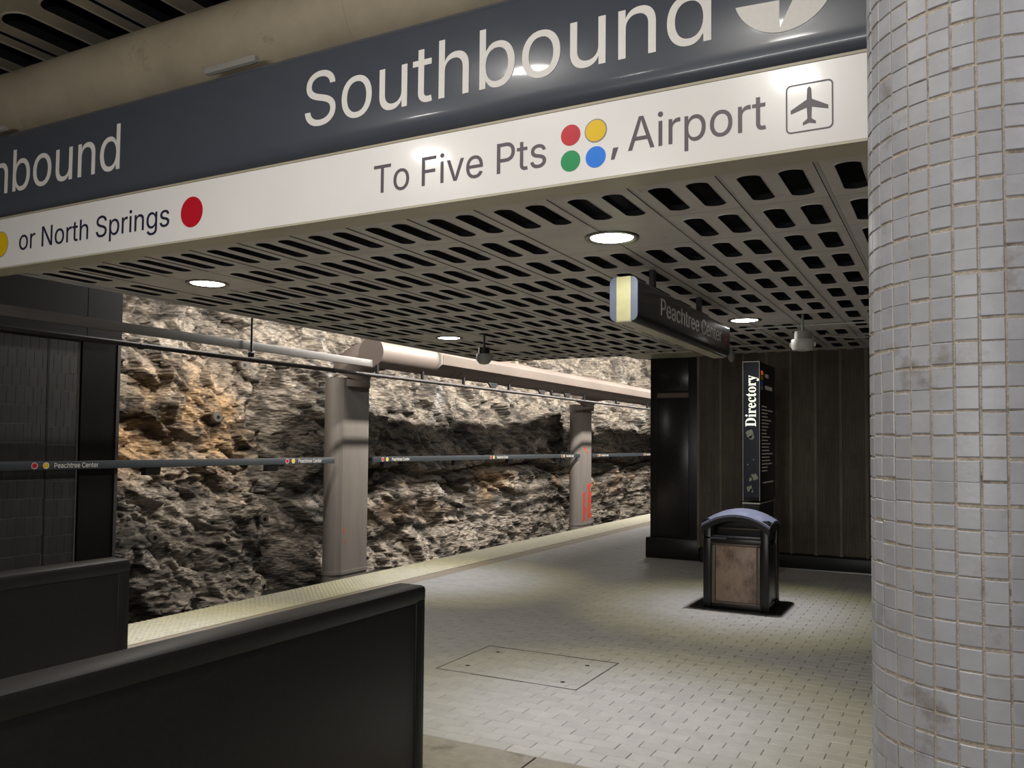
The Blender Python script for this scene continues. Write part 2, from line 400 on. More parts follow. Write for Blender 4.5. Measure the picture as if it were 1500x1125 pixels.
# ================================================================== low slotted ceiling
ZC = 2.96
ceil = struct(slab('ceiling', (-6.54, 1.25, 4.0, 11.98, 3.16, 3.40), M['void']))
BAY, ROW = .4525, .643
def slot_loop(cx, cy, w, l, bulge=.018, rc=.016, n=6):
    pts = []
    hw, hl = w/2, l/2
    def arc(x0, x1, y, sgn, n):
        out = []
        for i in range(n+1):
            t = i/n; x = x0+(x1-x0)*t; out.append((x, y+sgn*bulge*(1-(2*t-1)**2)))
        return out
    pts += [(cx+x, cy+y) for x, y in arc(-hw+rc*.6, hw-rc*.6, -hl, -1, n)]
    pts += [(cx+hw, cy-hl+rc), (cx+hw, cy-hl*.33), (cx+hw, cy+hl*.33), (cx+hw, cy+hl-rc)]
    pts += [(cx+x, cy+y) for x, y in arc(hw-rc*.6, -hw+rc*.6, hl, 1, n)]
    pts += [(cx-hw, cy+hl-rc), (cx-hw, cy+hl*.33), (cx-hw, cy-hl*.33), (cx-hw, cy-hl+rc)]
    return pts
def panel_mesh(name, m, blank=False, scale=1, wid=BAY-.024):
    mb = MB(); w, l = wid, ROW-.003
    if blank:
        mb.box(0, w, 0, l, 0, .004)
        return mb.mesh(name, m)
    for (cx, x0, x1) in ((.135, 0, w/2), (w-.135+.015, w/2, w)):
        cx = w*.25+.012 if x0 == 0 else w*.75-.004
        lp = slot_loop(cx, l/2, .115, .415); n = len(lp)
        # outer ring on the cell rectangle, matched by angle
        ring = []
        cy = l/2; hx0, hx1 = x0-cx, x1-cx
        for (px, py) in lp:
            dx, dy = (px-cx)/.0575, (py-cy)/.2255
            mlen = max(abs(dx), abs(dy)); dx /= mlen; dy /= mlen
            ring.append((cx+(dx*hx1 if dx > 0 else -dx*hx0), cy+dy*l/2))
        for c in ((x0, 0), (x1, 0), (x1, l), (x0, l)):      # snap the nearest ring point onto each corner
            i = min(range(n), key=lambda i: (ring[i][0]-c[0])**2+(ring[i][1]-c[1])**2); ring[i] = c
        def ringlayer(pts, z, grow=0):
            b = len(mb.v)
            for (px, py) in pts:
                vx, vy = px-cx, py-cy; q = math.hypot(vx, vy)
                mb.v.append((px+vx/q*grow, py+vy/q*grow, z))
            return b
        b0 = ringlayer(ring, 0); b1 = ringlayer(lp, 0, .006); b2 = ringlayer(lp, -.004, .002); b3 = ringlayer(lp, -.003, -.002); b4 = ringlayer(lp, .03, -.002)
        for A, B in ((b0, b1), (b1, b2), (b2, b3), (b3, b4)):
            mb.cur = 1 if A == b3 else 0
            for i in range(n): mb.face([A+i, A+(i+1) % n, B+(i+1) % n, B+i])
    me = mb.mesh(name, [m, M['void']])  # slot walls coloured black to stand in for deep shade
    return me
pm = panel_mesh('ceiling_panel', M['panel']); pb = panel_mesh('ceiling_panel_blank', M['panel'], True)
J0 = -.563   # a joint line between bays
NB = 17
joints = [J0+BAY*k for k in range(-13, 4)]
blank_cells = set()
def cell_of(x, y): return (round((x-joints[0])/BAY-.5), int(math.floor((y-3.98)/ROW)))
for (lx, ly) in LAMPS:
    for s in (-.2, .2): blank_cells.add(cell_of(lx+s, ly))
for (x, y) in ((-5.2, 9.8), (-1.29, 9.5)): blank_cells.add(cell_of(x, y))
for bi, jx in enumerate(joints):
    for ri in range(13):
        y = 3.98+ROW*ri
        if jx < -6.50: continue
        if y > 11.2 and jx < -4.2: continue
        if y+ROW > 12.45: continue
        me = pb if (bi, ri) in blank_cells else pm
        o = link('ceiling_panel', me, None, ceil); o.location = (jx+.012, y, ZC)
    if jx >= -6.6:
        box('panel_rail', (jx-.009, jx+.012-.003, 3.98, 11.33 if jx < -4.2 else 12.0, ZC+.004, ZC+.03), M['rail'], ceil)
# border strips along the track side and the far end, and dark soffit behind the joints
box('edge_trim', (-6.545, -6.48, 3.80, 11.40, ZC-.004, ZC+.20), M['rail'], ceil)
box('edge_trim', (-6.545, -4.20, 11.335, 11.40, ZC-.004, ZC+.20), M['rail'], ceil)
box('soffit_return', (-4.25, -3.20, 11.41, 12.06, ZC-.012, ZC+.18), M['fascia'], ceil)
box('edge_trim', (-4.21, 1.25, 11.70, 11.9, ZC-.001, ZC+.03), M['panel'], ceil)
# downlights: rim, reflector, lens
def downlight(x, y, label):
    t = thing('downlight', label, 'ceiling light', (x, y, ZC), 'round downlights in the low ceiling')
    MB().lathe([(.132, -.001), (.150, -.012), (.170, -.010), (.175, 0.0), (.172, .004)], (0, 0), 32, caps=False).build('trim_ring', M['lamp_rim'], t, True)
    MB().lathe([(.134, -.004), (.100, -.009), (.0, -.010)], (0, 0), 32, caps=False).build('lens', M['lamp'], t, True)
    return t
downlight(*LAMPS[0], 'largest round lit downlight, nearest one to the overhead sign')
downlight(*LAMPS[1], 'round lit downlight near the rock opening beside the overhead sign, at the far left')
downlight(*LAMPS[2], 'round lit downlight just past the end of the hanging station sign')
downlight(*LAMPS[3], 'smallest round lit downlight beside the grey camera dome')

# ================================================================== high ceiling above the stair, same slotted panels, larger
K = 2.345
hc = struct(slab('ceiling_high', (-9.0, 3.0, -4, 5.2, 5.20, 5.4), M['void']))
hp = panel_mesh('high_ceiling_panel', M['high_panel'])
for i in range(-4, 7):
    for j in range(-4, 1):
        x = -6.50+1.07*i+.03; y = 3.68-.115*K+j*ROW*K
        if x > 1.5 or y < -3.0: continue
        o = link('ceiling_panel', hp, None, hc); o.location = (x, y, 4.80); o.scale = (K*1.0, K, K)
for i in range(-4, 7):
    box('panel_rail', (-6.50+1.07*i-.02, -6.50+1.07*i+.022, -3.2, 4.95, 4.815, 4.86), M['rail'], hc)
for x, y in HIGH:
    MB().lathe([(.17, 4.77), (.19, 4.76), (.21, 4.78), (.21, 4.80)], (x, y), 24, caps=False).build('high_lamp', M['lamp_rim'], hc, True)
# ================================================================== walls
struct(slab('wall_bulkhead', (-9.0, 3.0, 4.75, 4.9, 3.40, 5.3), M['darkconc']))
struct(slab('wall_right', (2.6, 2.8, -4, 14, -.1, 5.3), M['darkconc']))
struct(slab('wall_front', (-12.5, 2.8, -4.2, -4.0, -1.5, 5.3), M['darkconc']))
struct(slab('wall_left_block', (-11.2, -10.67, -4, 7.40, -1.4, 5.3), M['darkgrout']))
# tiled pier at the left with a dark end and a thin post
pier = thing('tiled_pier', 'dark wall of upright clay tiles at the left end of the rock', 'wall', (-10.6, 6.0, 0), kind='thing')
tmesh = MB().box(-.02, .0, 0, 1, .003, .238).mesh('tile', M['darktile'])
for (ya, yb, off) in ((-1.84, .93, 0.0), (.955, 1.38, -.03)):
    for r in range(13):
        y = ya - (.0575 if r % 2 else 0)
        while y < yb-.02:
            y0, y1 = max(y, ya)+.003, min(y+.115, yb)-.003
            if y1-y0 > .015:
                o = link('tile', tmesh, None, pier); o.location = (.01+random.uniform(-.001, .001), y0, r*.241-.07+off); o.scale = (1, y1-y0, 1)
            y += .115
box('backing', (-.05, .005, -2.0, 1.40, -1.3, 3.07), M['darkgrout'], pier)
box('joint_strip', (.0, .0125, .930, .954, -.1, 3.05), M['black'], pier)
box('upper_band', (-.05, .12, -2.0, 1.405, 3.07, 4.3), M['void'], pier)
pc = thing('end_column', 'narrow black column closing the dark tiled wall beside the rock', 'column', (-10.6, 7.70, 0), kind='thing')
box('shaft', (-.35, .03, -.285, .25, -1.3, 3.06), M['clad'], pc)
box('head', (-.35, .12, -.285, .25, 3.07, 4.3), M['void'], pc)
box('corner_post', (-.06, .045, .251, .30, -1.3, 4.3), M['conduit'], pc)

# ------------------------------------------------------------------ rock face
def hsh(ix, iy, s):
    h = (ix.astype(np.int64)*374761393+iy.astype(np.int64)*668265263+s*982451653) & 0x7fffffff
    h = ((h ^ (h >> 13))*1274126177) & 0x7fffffff
    return ((h ^ (h >> 16)) & 0xffff)/65535.0
def vnoise(x, y, s):
    ix, iy = np.floor(x), np.floor(y); fx, fy = x-ix, y-iy
    fx = fx*fx*(3-2*fx); fy = fy*fy*(3-2*fy)
    a, b, c, d = (hsh(ix+i, iy+j, s) for j in (0, 1) for i in (0, 1))
    return a+(b-a)*fx+(c-a)*fy+(a-b-c+d)*fx*fy
def fbm(x, y, s, o=5):
    t = 0; a = .5
    for i in range(o): t = t+a*vnoise(x, y, s+i); x = x*2.03+11; y = y*2.03+7; a *= .5
    return t
def facet(x, y, s, tilt=.5):
    """chiselled planes: every jittered cell carries its own offset and slope"""
    ix, iy = np.floor(x), np.floor(y); best = np.full(x.shape, 1e9); val = np.zeros(x.shape); second = np.full(x.shape, 1e9)
    for i in (-1, 0, 1):
        for j in (-1, 0, 1):
            cx, cy = ix+i, iy+j
            px = cx+hsh(cx, cy, s); py = cy+hsh(cx, cy, s+1)
            d = (x-px)**2+(y-py)**2
            v = hsh(cx, cy, s+2)-.5+tilt*((hsh(cx, cy, s+3)-.5)*(x-px)+(hsh(cx, cy, s+4)-.5)*(y-py))*2
            m = d < best
            second = np.where(m, best, np.minimum(second, d)); best = np.where(m, d, best); val = np.where(m, v, val)
    return val, np.sqrt(second)-np.sqrt(best)
ys = [7.55]
while ys[-1] < 41: ys.append(ys[-1]+max(.022, .0021*(ys[-1]**2+110)/14))
ys = np.array(ys); zs = np.arange(-1.35, 6.4, .026)
Yg, Zg = np.meshgrid(ys, zs)
wx = Yg+.7*fbm(Yg*.6, Zg*.6, 3); wz = Zg+.7*fbm(Yg*.6, Zg*.6, 9)
left = np.clip((12.4-Yg)/1.5, 0, 1)
ang = math.radians(-21)
A_ = wx*np.cos(ang)+wz*np.sin(ang); B_ = -wx*np.sin(ang)+wz*np.cos(ang)
f1, e1 = facet(A_*.75, B_*1.5, 11, .7); f2, e2 = facet(A_*1.9, B_*3.9, 23, .9); f3, e3 = facet(A_*4.6, B_*10, 41, .9); f4, e4 = facet(A_*11, B_*24, 57, .8)
big = fbm(Yg*.45, Zg*.6, 5)-.5
disp = big*.8+f1*.32+f2*.13+f3*.05+f4*.022+(fbm(A_*5, B_*16, 61)-.5)*.06
# ledge with a shadowed crack under the sign rail (from the first riser onward)
ledge_z = 1.02+.10*np.sin(Yg*.9)+.14*(fbm(Yg*.8, Yg*0, 91)-.5)*2
inl = np.clip((Yg-13.2)/.6, 0, 1)
disp += inl*.26*np.clip((Zg-ledge_z)/.05, 0, 1)*np.exp(-np.clip(Zg-ledge_z, 0, 9)/1.2)
disp -= inl*.30*np.exp(-((Zg-ledge_z+.09)/.09)**2)
# deep recess beside the first riser
disp -= .55*np.exp(-((Yg-12.55)/.42)**2)*np.clip((3.2-Zg)/.5, 0, 1)
disp -= .45*np.exp(-((Yg-8.9)/.8)**2-((Zg-3.75)/.16)**2)
disp += .35*np.clip((.6-Zg)/1.5, 0, 1)
disp = np.clip(disp, -1.2, .72)
Xg = -11.95+disp
# albedo of the stone: grey schist, ochre staining, painted duct shadow, darker low left, pale mineral runs
n1 = fbm(A_*.8, B_*2.2, 101); n2 = fbm(Yg*.5, Zg*.7, 111); n3 = fbm(A_*4, B_*14, 121); n4 = fbm(Yg*3.2, Zg*.35, 131)
light_ = np.array([.50, .425, .345]); dark_ = np.array([.085, .074, .064]); och = np.array([.56, .35, .17]); pale = np.array([.62, .61, .58])
t = np.clip((n1*.55+n3*.6-.36)*3.2+.25*f3, 0, 1)[..., None]
C_ = dark_*(1-t)+light_*t
om = np.clip((n2-.34)*5, 0, 1)*np.clip(1.25-np.abs(Zg-2.0)/1.0, 0, 1)*left + .55*np.clip((fbm(Yg*.9, Zg*1.6, 141)-.52)*6, 0, 1)*(1-left)*np.clip(1.1-np.abs(Zg-.6), 0, 1)
om = np.clip(om*1.3, 0, .9)[..., None]*(.45+.55*t)
C_ = C_*(1-om)+och*om*(.55+.9*t)
pm_ = np.clip((n4-.60)*6, 0, 1)*np.clip((fbm(Yg*1.2, Zg*1.2, 151)-.42)*5, 0, 1)*(1-.8*left)
pm_ = (pm_*.75)[..., None]; C_ = C_*(1-pm_)+pale*pm_
duct_shade = np.exp(-((Zg-2.05)/.55)**2)*np.clip((Yg-14.5)/2, 0, 1)*np.clip((fbm(Yg*.6, Zg*1.2, 161)-.30)*3.5, 0, 1)*.22  # shadow of the track duct, painted faintly into the stone colour
C_ = C_*(1-duct_shade[..., None])
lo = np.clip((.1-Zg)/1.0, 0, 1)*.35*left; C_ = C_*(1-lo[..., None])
crevice_shade = np.clip(1-e2*6, 0, 1)*.6+np.clip(1-e3*4.5, 0, 1)*.42; C_ = C_*(1-np.clip(crevice_shade, 0, .85)[..., None])  # shade in the crevices, painted into the stone colour
nr, nc = Xg.shape
verts = np.stack([Xg, Yg+.05*(f2-.0), Zg], -1).reshape(-1, 3)
ii = (np.arange(nr-1)[:, None]*nc+np.arange(nc-1)[None]).ravel()
faces = np.stack([ii, ii+1, ii+nc+1, ii+nc], 1)
rm = bpy.data.meshes.new('wall_left'); rm.vertices.add(len(verts)); rm.vertices.foreach_set('co', verts.ravel())
rm.loops.add(faces.size); rm.loops.foreach_set('vertex_index', faces.ravel())
rm.polygons.add(len(faces)); rm.polygons.foreach_set('loop_start', np.arange(0, faces.size, 4)); rm.polygons.foreach_set('loop_total', np.full(len(faces), 4))
rm.update()
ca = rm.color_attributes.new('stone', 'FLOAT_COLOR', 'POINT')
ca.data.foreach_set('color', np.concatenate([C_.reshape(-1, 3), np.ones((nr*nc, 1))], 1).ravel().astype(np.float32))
rk = bpy.data.materials.new('rock'); rk.use_nodes = True; n = rk.node_tree.nodes; L = rk.node_tree.links
b = n['Principled BSDF']; b.inputs['Roughness'].default_value = .72
at = n.new('ShaderNodeAttribute'); at.attribute_name = 'stone'
gp = n.new('ShaderNodeNewGeometry'); mp = n.new('ShaderNodeMapping'); mp.inputs['Rotation'].default_value = (math.radians(22), 0, 0); mp.inputs['Scale'].default_value = (1, 1, 3.2)
L.new(gp.outputs['Position'], mp.inputs[0])
no = n.new('ShaderNodeTexNoise'); no.inputs['Scale'].default_value = 9; no.inputs['Detail'].default_value = 9; no.inputs['Roughness'].default_value = .72; L.new(mp.outputs[0], no.inputs['Vector'])
mr = n.new('ShaderNodeMapRange'); mr.inputs['From Min'].default_value = .32; mr.inputs['From Max'].default_value = .68; mr.inputs['To Min'].default_value = .45; mr.inputs['To Max'].default_value = 1.6; L.new(no.outputs['Fac'], mr.inputs['Value'])
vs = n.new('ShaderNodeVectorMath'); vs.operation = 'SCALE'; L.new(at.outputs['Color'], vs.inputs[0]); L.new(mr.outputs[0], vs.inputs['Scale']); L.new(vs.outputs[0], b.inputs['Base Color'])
vo = n.new('ShaderNodeTexVoronoi'); vo.inputs['Scale'].default_value = 7; L.new(mp.outputs[0], vo.inputs['Vector'])
ad = n.new('ShaderNodeMath'); ad.operation = 'ADD'; L.new(no.outputs['Fac'], ad.inputs[0]); L.new(vo.outputs['Distance'], ad.inputs[1])
bp = n.new('ShaderNodeBump'); bp.inputs['Strength'].default_value = .9; bp.inputs['Distance'].default_value = .045; L.new(ad.outputs[0], bp.inputs['Height']); L.new(bp.outputs[0], b.inputs['Normal'])
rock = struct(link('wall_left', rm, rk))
def rock_x(y, z):
    i = min(max(int(np.searchsorted(zs, z)), 0), nr-1); j = min(int(np.searchsorted(ys, y)), nc-1); return float(Xg[i, j])
slab('ceiling_cavern', (-13.5, -6.0, 5.2, 42, 6.2, 6.5), M['darkconc'])

# ------------------------------------------------------------------ far wall of ribbed blocks
wb = slab('wall_back', (-3.28, 2.8, 12.03, 12.4, -.1, 3.3), M['darkconc'])
BW, BH = .32, .195
rb = MB(); rb.box(.001, BW-.001, 0.012, .05, .001, BH-.001)
nrib = 13
rb.box(.003, .018, .0, .014, .004, BH-.004); rb.box(BW-.018, BW-.003, .0, .014, .004, BH-.004)
for i in range(nrib):
    x = .022+i*(BW-.044)/nrib; q = (BW-.044)/nrib
    rb.prism([(x+q*.12, .014), (x+q*.30, .001), (x+q*.68, .001), (x+q*.86, .014)], 'z', .004, BH-.004)
rbm = rb.mesh('ribbed_block', M['ribbed'])
for i in range(14):
    for j in range(15):
        o = link('ribbed_block', rbm, None, wb); o.location = (-1.69-BW*5+BW*i+.0, 11.98, .17+BH*j-.0+.04)
for i in range(15): box('mortar_strip', (-1.69-BW*5+BW*i-.019, -1.69-BW*5+BW*i+.019, 11.972, 12.03, .2, 3.1), M['mortar'], wb)
struct(box('baseboard_back', (-3.26, 2.8, 11.93, 12.03, 0, .185), M['black'], bev=.006))
box('cap_line', (-3.2, 2.8, 11.925, 11.935, .0, .014), M['steel'], bpy.data.objects['baseboard_back'])

# dark clad pier at the left end of the far wall
cp = thing('clad_pier', 'tall black metal clad pier between the rock opening and the ribbed wall', 'pillar', (-3.66, 12.1, 0), kind='thing')
box('shaft', (-.385, .362, -.02, .60, .0, 2.945), M['clad'], cp, bev=.01)
box('front_panel', (-.27, .20, -.035, -.019, .34, 2.44), M['cladpanel'], cp, bev=.004)
box('front_panel', (-.27, .20, -.035, -.019, 2.46, 2.95), M['cladpanel'], cp, bev=.004)
box('band', (-.27, .20, -.045, -.034, 2.36, 2.43), M['frame'], cp)
box('plinth', (-.44, .364, -.07, .62, 0, .30), M['clad'], cp, bev=.012)

# ================================================================== parapets of the stair
def parapet(name, x0, x1, y1, label):
    t = thing(name, label, 'parapet', ((x0+x1)/2, 1.0, 0))
    h = (x1-x0)/2
    box('panel', (-h+.012, h-.008, -3.0, y1-1.0-.012, 0, 1.03), M['granite'], t, bev=.008)
    box('cap_rail', (-h, h, -3.0, y1-1.0, 1.0, 1.07), M['granite'], t, bev=.018)
    box('end_post', (-h+.004, h-.002, y1-1.0-.07, y1-1.0-.002, 0, 1.03), M['granite'], t, bev=.014)
    return t
parapet('stair_parapet', -2.075, -1.935, 2.93, 'large black parapet in the lower left foreground, nearest to the viewer')
parapet('stair_parapet', -3.76, -3.61, 2.83, 'shorter looking black parapet behind the nearest one, below the dark tiled wall')

# ================================================================== overhead sign
sg = thing('overhead_sign', 'large overhead direction sign, charcoal upper band over white lower band', 'sign', (-3.2, 3.8, 2.96))
def sp(X, Z): return (X+3.2, Z-2.96)
XL, XRt = -7.75, .95
# profile in (y,z) local, front at y=0
dark_prof = [(.06, .385), (.02, .41), (.004, .45), (0, .50), (0, .985), (.02, 1.03), (.06, 1.055), (.19, 1.055), (.19, .385)]
MB().prism(dark_prof, 'x', XL+3.2, XRt+3.2).build('dark_panel', M['signdark'], sg, True)
MB().box(XL+3.2, XRt+3.2, 0, .19, .0, .368).build('white_panel', M['signwhite'], sg)
MB().box(XL+3.2, XRt+3.2, .004, .18, .368, .386).build('divider', M['beige'], sg)
MB().box(XL+3.2, XRt+3.2, -.003, .012, .370, .3765).build('divider_lip', M['beige'], sg)
MB().box(XL+3.2, XRt+3.2, .0, .185, -.012, -.001).build('bottom_lip', M['fascia'], sg)
P0 = lambda u, v, t, z=0: Vector((u+3.2, -.0005-t, v-2.96))
def signtext(s, x0, x1, zb, cap, m, **k): return lettering(s, lambda u, v, t: Vector((u+3.2, -.0005-t, v+zb-2.96)), x0, x1, cap, m, sg, **k)
signtext('Southbound', -3.424, -.983, 3.527, .322, M['letter'], res=8)
signtext('Northbound', -7.42, -5.085, 3.525, .318, M['letter'], res=8)
signtext('To Five Pts', -2.905, -1.825, 3.060, .158, M['ink'], res=6)
signtext(',', -1.475, -1.437, 3.075, .150, M['ink'])
signtext('Airport', -1.387, -.738, 3.069, .160, M['ink'], res=6)
signtext('or North Springs', -6.192, -4.574, 3.068, .148, M['ink2'], res=6)
def dot(X, Z, r, m, name='line_dot', y=-.002): return disc(name, sp(X, Z), r, y, 0, m, sg, 40)
dot(-1.69, 3.197, .053, M['red']); o = dot(-1.555, 3.197, .053, M['yellow'], y=-.003); dot(-1.555, 3.197, .059, M['greyring'], 'dot_ring')
dot(-1.69, 3.066, .053, M['green']); dot(-1.555, 3.066, .053, M['blue'])
dot(-4.366, 3.135, .100, M['red']); dot(-6.43, 3.135, .094, M['yellow'], y=-.003); dot(-6.43, 3.135, .100, M['greyring'], 'dot_ring')
# arrow roundel (only its lower part is in the frame)
c = (-.66, 3.715); R0 = .222; pts = []
for i in range(41):
    a = math.radians(197+ (415-197)*i/40); pts.append((c[0]+R0*math.cos(a), c[1]+R0*math.sin(a)))
pts += [(-.585, 3.70), (-.678, 3.512), (-.678, 3.640)]
mb = MB(); mb.prism([(p[0]+3.2, p[1]-2.96) for p in pts], 'y', -.0027, -.0005); mb.build('arrow_roundel', M['letter'], sg)
# airport pictogram: rounded frame and aeroplane
def rrect(x0, x1, z0, z1, r, n=5):
    o = []
    for (cx, cz, a0) in ((x1-r, z1-r, 0), (x0+r, z1-r, 90), (x0+r, z0+r, 180), (x1-r, z0+r, 270)):
        for i in range(n+1): a = math.radians(a0+90*i/n); o.append((cx+r*math.cos(a), cz+r*math.sin(a)))
    return o
a_ = rrect(-.652, -.455, 3.027, 3.243, .022); b_ = rrect(-.646, -.461, 3.033, 3.237, .017)
mb = MB(); n_ = len(a_)
for q in (a_, b_): 
    for y in (-.0025, 0): mb.v += [(p[0]+3.2, y, p[1]-2.96) for p in q]
for i in range(n_):
    j = (i+1) % n_
    mb.face([i, j, 2*n_+j, 2*n_+i]); mb.face([i, n_+i, n_+j, j]); mb.face([2*n_+i, 2*n_+j, 3*n_+j, 3*n_+i])
mb.build('pictogram_frame', M['ink'], sg)
hp_ = [(0, .088), (.008, .078), (.0105, .03), (.078, -.008), (.078, -.024), (.0105, -.004), (.008, -.055), (.027, -.070), (.027, -.081), (0, -.073)]
pl = [(x, z) for x, z in hp_]+[(-x, z) for x, z in hp_[-2:0:-1]]
mb = MB(); mb.prism([(p[0]-.5535+3.2, p[1]+3.138-2.96) for p in pl], 'y', -.0027, -.0005); mb.build('aeroplane', M['ink'], sg)
for X in (-4.04, -6.63, -1.6):   # short hanger clips on the top edge of the sign
    MB().tube([(X+3.2-.215, .0, 1.075), (X+3.2+.19, .0, 1.075), (X+3.2+.215, .0, 1.073)], [.027, .027, .02], 8).build('top_clip', M['grey'], sg, True)

# big round duct above the sign
dt = thing('round_duct', 'thick beige round duct running above the overhead sign', 'duct', (-3.3, 4.13, 4.33))
MB().tube([(-5.6, 0, 0), (4.3, 0, 0)], .305, 48).build('duct_run', M['duct'], dt, True)
for x in (-3.42, .1, 3.2): MB().tube([(x-.012, 0, 0), (x+.012, 0, 0)], .3075, 48).build('seam', M['duct'], dt, True)
for x in (-4.5, -.5, 2.5): MB().tube([(x, 0, .29), (x, 0, .48)], .012, 8).build('hanger_rod', M['black'], dt, True)

# ================================================================== tiled column in the right foreground
cx, cy, R = .086, 2.58, .302
tc = thing('tiled_column', 'thick round column faced with small glossy grey mosaic tiles', 'column', (cx, cy, 0), kind='thing')
MB().lathe([(R-.0034, 0.0), (R-.0034, 4.785)], (0, 0), 136).build('core', M['grout'], tc, True)
NT = 34; step = 2*PI/NT; pitch = .0558
def tile_mb(hs, g=.0042):
    mb = MB(); w = step/2-g/2/R; h = pitch/2-g/2; ns = 3
    # rings: outer base, chamfer, top pillow
    def vv(a, z, r): return (r*math.sin(a), -r*math.cos(a), z)
    for (dw, dh, r) in ((0, 0, R-.006), (0, 0, R-.0022), (.0022, .0022, R+.0)):
        for z in (-h+dh, h-dh):
            for i in range(ns+1):
                a = (-w+dw/R)+(2*(w-dw/R))*i/ns; mb.v.append(vv(a, z, r))
    n = ns+1
    for lay in (0, 1):
        b0, b1 = lay*2*n, (lay+1)*2*n
        for i in range(ns):
            mb.face([b0+i, b0+i+1, b1+i+1, b1+i]); mb.face([b0+n+i, b1+n+i, b1+n+i+1, b0+n+i+1])
        mb.face([b0, b1, b1+n, b0+n]); mb.face([b0+ns, b0+n+ns, b1+n+ns, b1+ns])
    b = 4*n
    for i in range(ns): mb.face([b+i, b+i+1, b+n+i+1, b+n+i])
    return mb
tmb = tile_mb(0); tile = tmb.mesh('column_tile', M['greytile'], True)
base = []; 
for c_ in range(NT):
    a = math.radians(-6.8)-step/2+step*c_        # tile centre angle about the column
    for r in range(85):
        z = 2.631+pitch*(r-47)+pitch/2
        if z < .02 or z > 4.78: continue
        base.append((a, z))
scored = []
for i, (a, z) in enumerate(base):
    n_v = Vector((math.sin(a), -math.cos(a), 0)); p = Vector((cx, cy, z))+n_v*R
    v = Vector((0, 0, 1.65))-p; fc = n_v.dot(v.normalized()); pr = project(p)
    if fc > .02 and pr and 1250 < pr[0] < 1520 and -25 < pr[1] < 1150: scored.append((fc/v.length, i))
scored.sort(reverse=True); ind = set(i for _, i in scored[:300])
rest = MB(); rnd = random.Random(5)
for i, (a, z) in enumerate(base):
    if i in ind:
        o = link('tile', tile, None, tc); o.rotation_euler = (rnd.uniform(-.012, .012), rnd.uniform(-.006, .006), a); o.location = (0, 0, z)
        k_ = rnd.uniform(-.0006, .0006); o.location = (math.sin(a)*k_, -math.cos(a)*k_, z)
    else:
        b = len(rest.v); ca_, sa_ = math.cos(a), math.sin(a)
        for (x, y, zz) in tmb.v: rest.v.append((x*ca_-y*sa_, x*sa_+y*ca_, zz+z))
        for f in tmb.f: rest.face([b+q for q in f])
# rotated copies face local -Y turned by a about z; in the joined mesh the same rotation is baked
rest.build('tiles_around', M['greytile'], tc, True, kind='stuff')

# ================================================================== hanging station sign
hs = thing('hanging_sign', 'long black hanging station sign with a yellowed end strip, seen end on', 'sign', (-2.0, 5.4, 2.65))
def rr2(w, h, r, n=4):
    return rrect(-w, w, -h, h, r, n)
MB().prism(rr2(.098, .150, .045), 'y', .02, 2.60).build('body', M['signbody'], hs, True)
MB().prism(rr2(.1, .152, .045), 'y', .0, .02).build('end_cap', M['signend'], hs, True)
MB().prism(rr2(.1, .152, .045), 'y', 2.60, 2.62).build('end_cap', M['signend'], hs, True)
box('end_strip', (-.050, .052, -.004, .001, -.1525, .1525), M['endglow'], hs)
box('underside_diffuser', (-.055, .055, .0, 2.61, -.158, -.148), M['fascia'], hs)
for y in (.62, 1.90):
    box('hanger', (-.018, .018, y-.03, y+.03, .14, .32), M['black'], hs)
lettering('Peachtree Center', lambda u, v, t: Vector((.0985+t, u, v-.045)), .52, 2.30, 0.125, M['letter'], hs, res=3)
mb = MB(); seg = 28
for k in range(seg):
    a = 2*PI*k/seg
    for r in (.060, .046):
        for x in (.0985, .1005): mb.v.append((x, 2.47+r*math.cos(a), .0+r*math.sin(a)))
for k in range(seg):
    A, B = 4*k, 4*((k+1) % seg)
    mb.face([A+1, B+1, B+3, A+3]); mb.face([A, A+1, A+3, A+2]); mb.face([A, B, B+1, A+1]); mb.face([A+2, A+3, B+3, B+2])
mb.build('no_smoking_ring', M['redpaint'], hs)
MB().prism([(2.435, -.035), (2.445, -.043), (2.508, .035), (2.498, .043)], 'x', .0986, .1006).build('ring_bar', M['redpaint'], hs)
box('cigarette_mark', (.0986, .1004, 2.44, 2.50, -.008, .008), M['greyletter'], hs)

# ================================================================== directory pylon
dp = thing('directory_pylon', 'tall dark directory pylon with vertical glowing word, behind the litter bin', 'directory sign', (-2.12, 10.0, 0))
box('body', (-.098, .098, .0, .92, 1.02, 2.648), M['pylonside'], dp, bev=.004)
box('front_face', (-.092, .090, -.006, .001, 1.06, 2.635), M['pylon'], dp)
box('plinth', (-.08, .08, .03, .89, 0, 1.0), M['black'], dp)
box('base_trim', (-.105, .10, -.012, .93, .985, 1.0), M['steel'], dp)
for x in (-.097, .093): box('edge_strip', (x-.002, x+.003, -.009, .0, 1.02, 2.645), M['steel'], dp)
box('edge_strip', (-.098, .096, -.009, .0, 2.640, 2.648), M['steel'], dp)
word = ''.join(chr(0x1D400+ord(c)-65) if c.isupper() else chr(0x1D41A+ord(c)-97) for c in 'Directory')
lettering(word, lambda u, v, t: Vector((.052-v, -.0065-t, u)), 1.885, 2.485, .118, M['lit'], dp, fn='NotoSansMath-Regular.woff2', capchar=chr(0x1D403), res=4, bold=-.012)
rnd = random.Random(11)
def blob(name, c, r, m, parent, plane='y', off=-.0075, irr=.35, sy=1, n=11, th=.001):
    p = []
    for i in range(n):
        a = 2*PI*i/n; q = r*(1+rnd.uniform(-irr, irr)); p.append((c[0]+q*math.cos(a), c[1]+q*sy*math.sin(a)))
    return MB().prism(p, plane, off, off+th).build(name, m, parent)
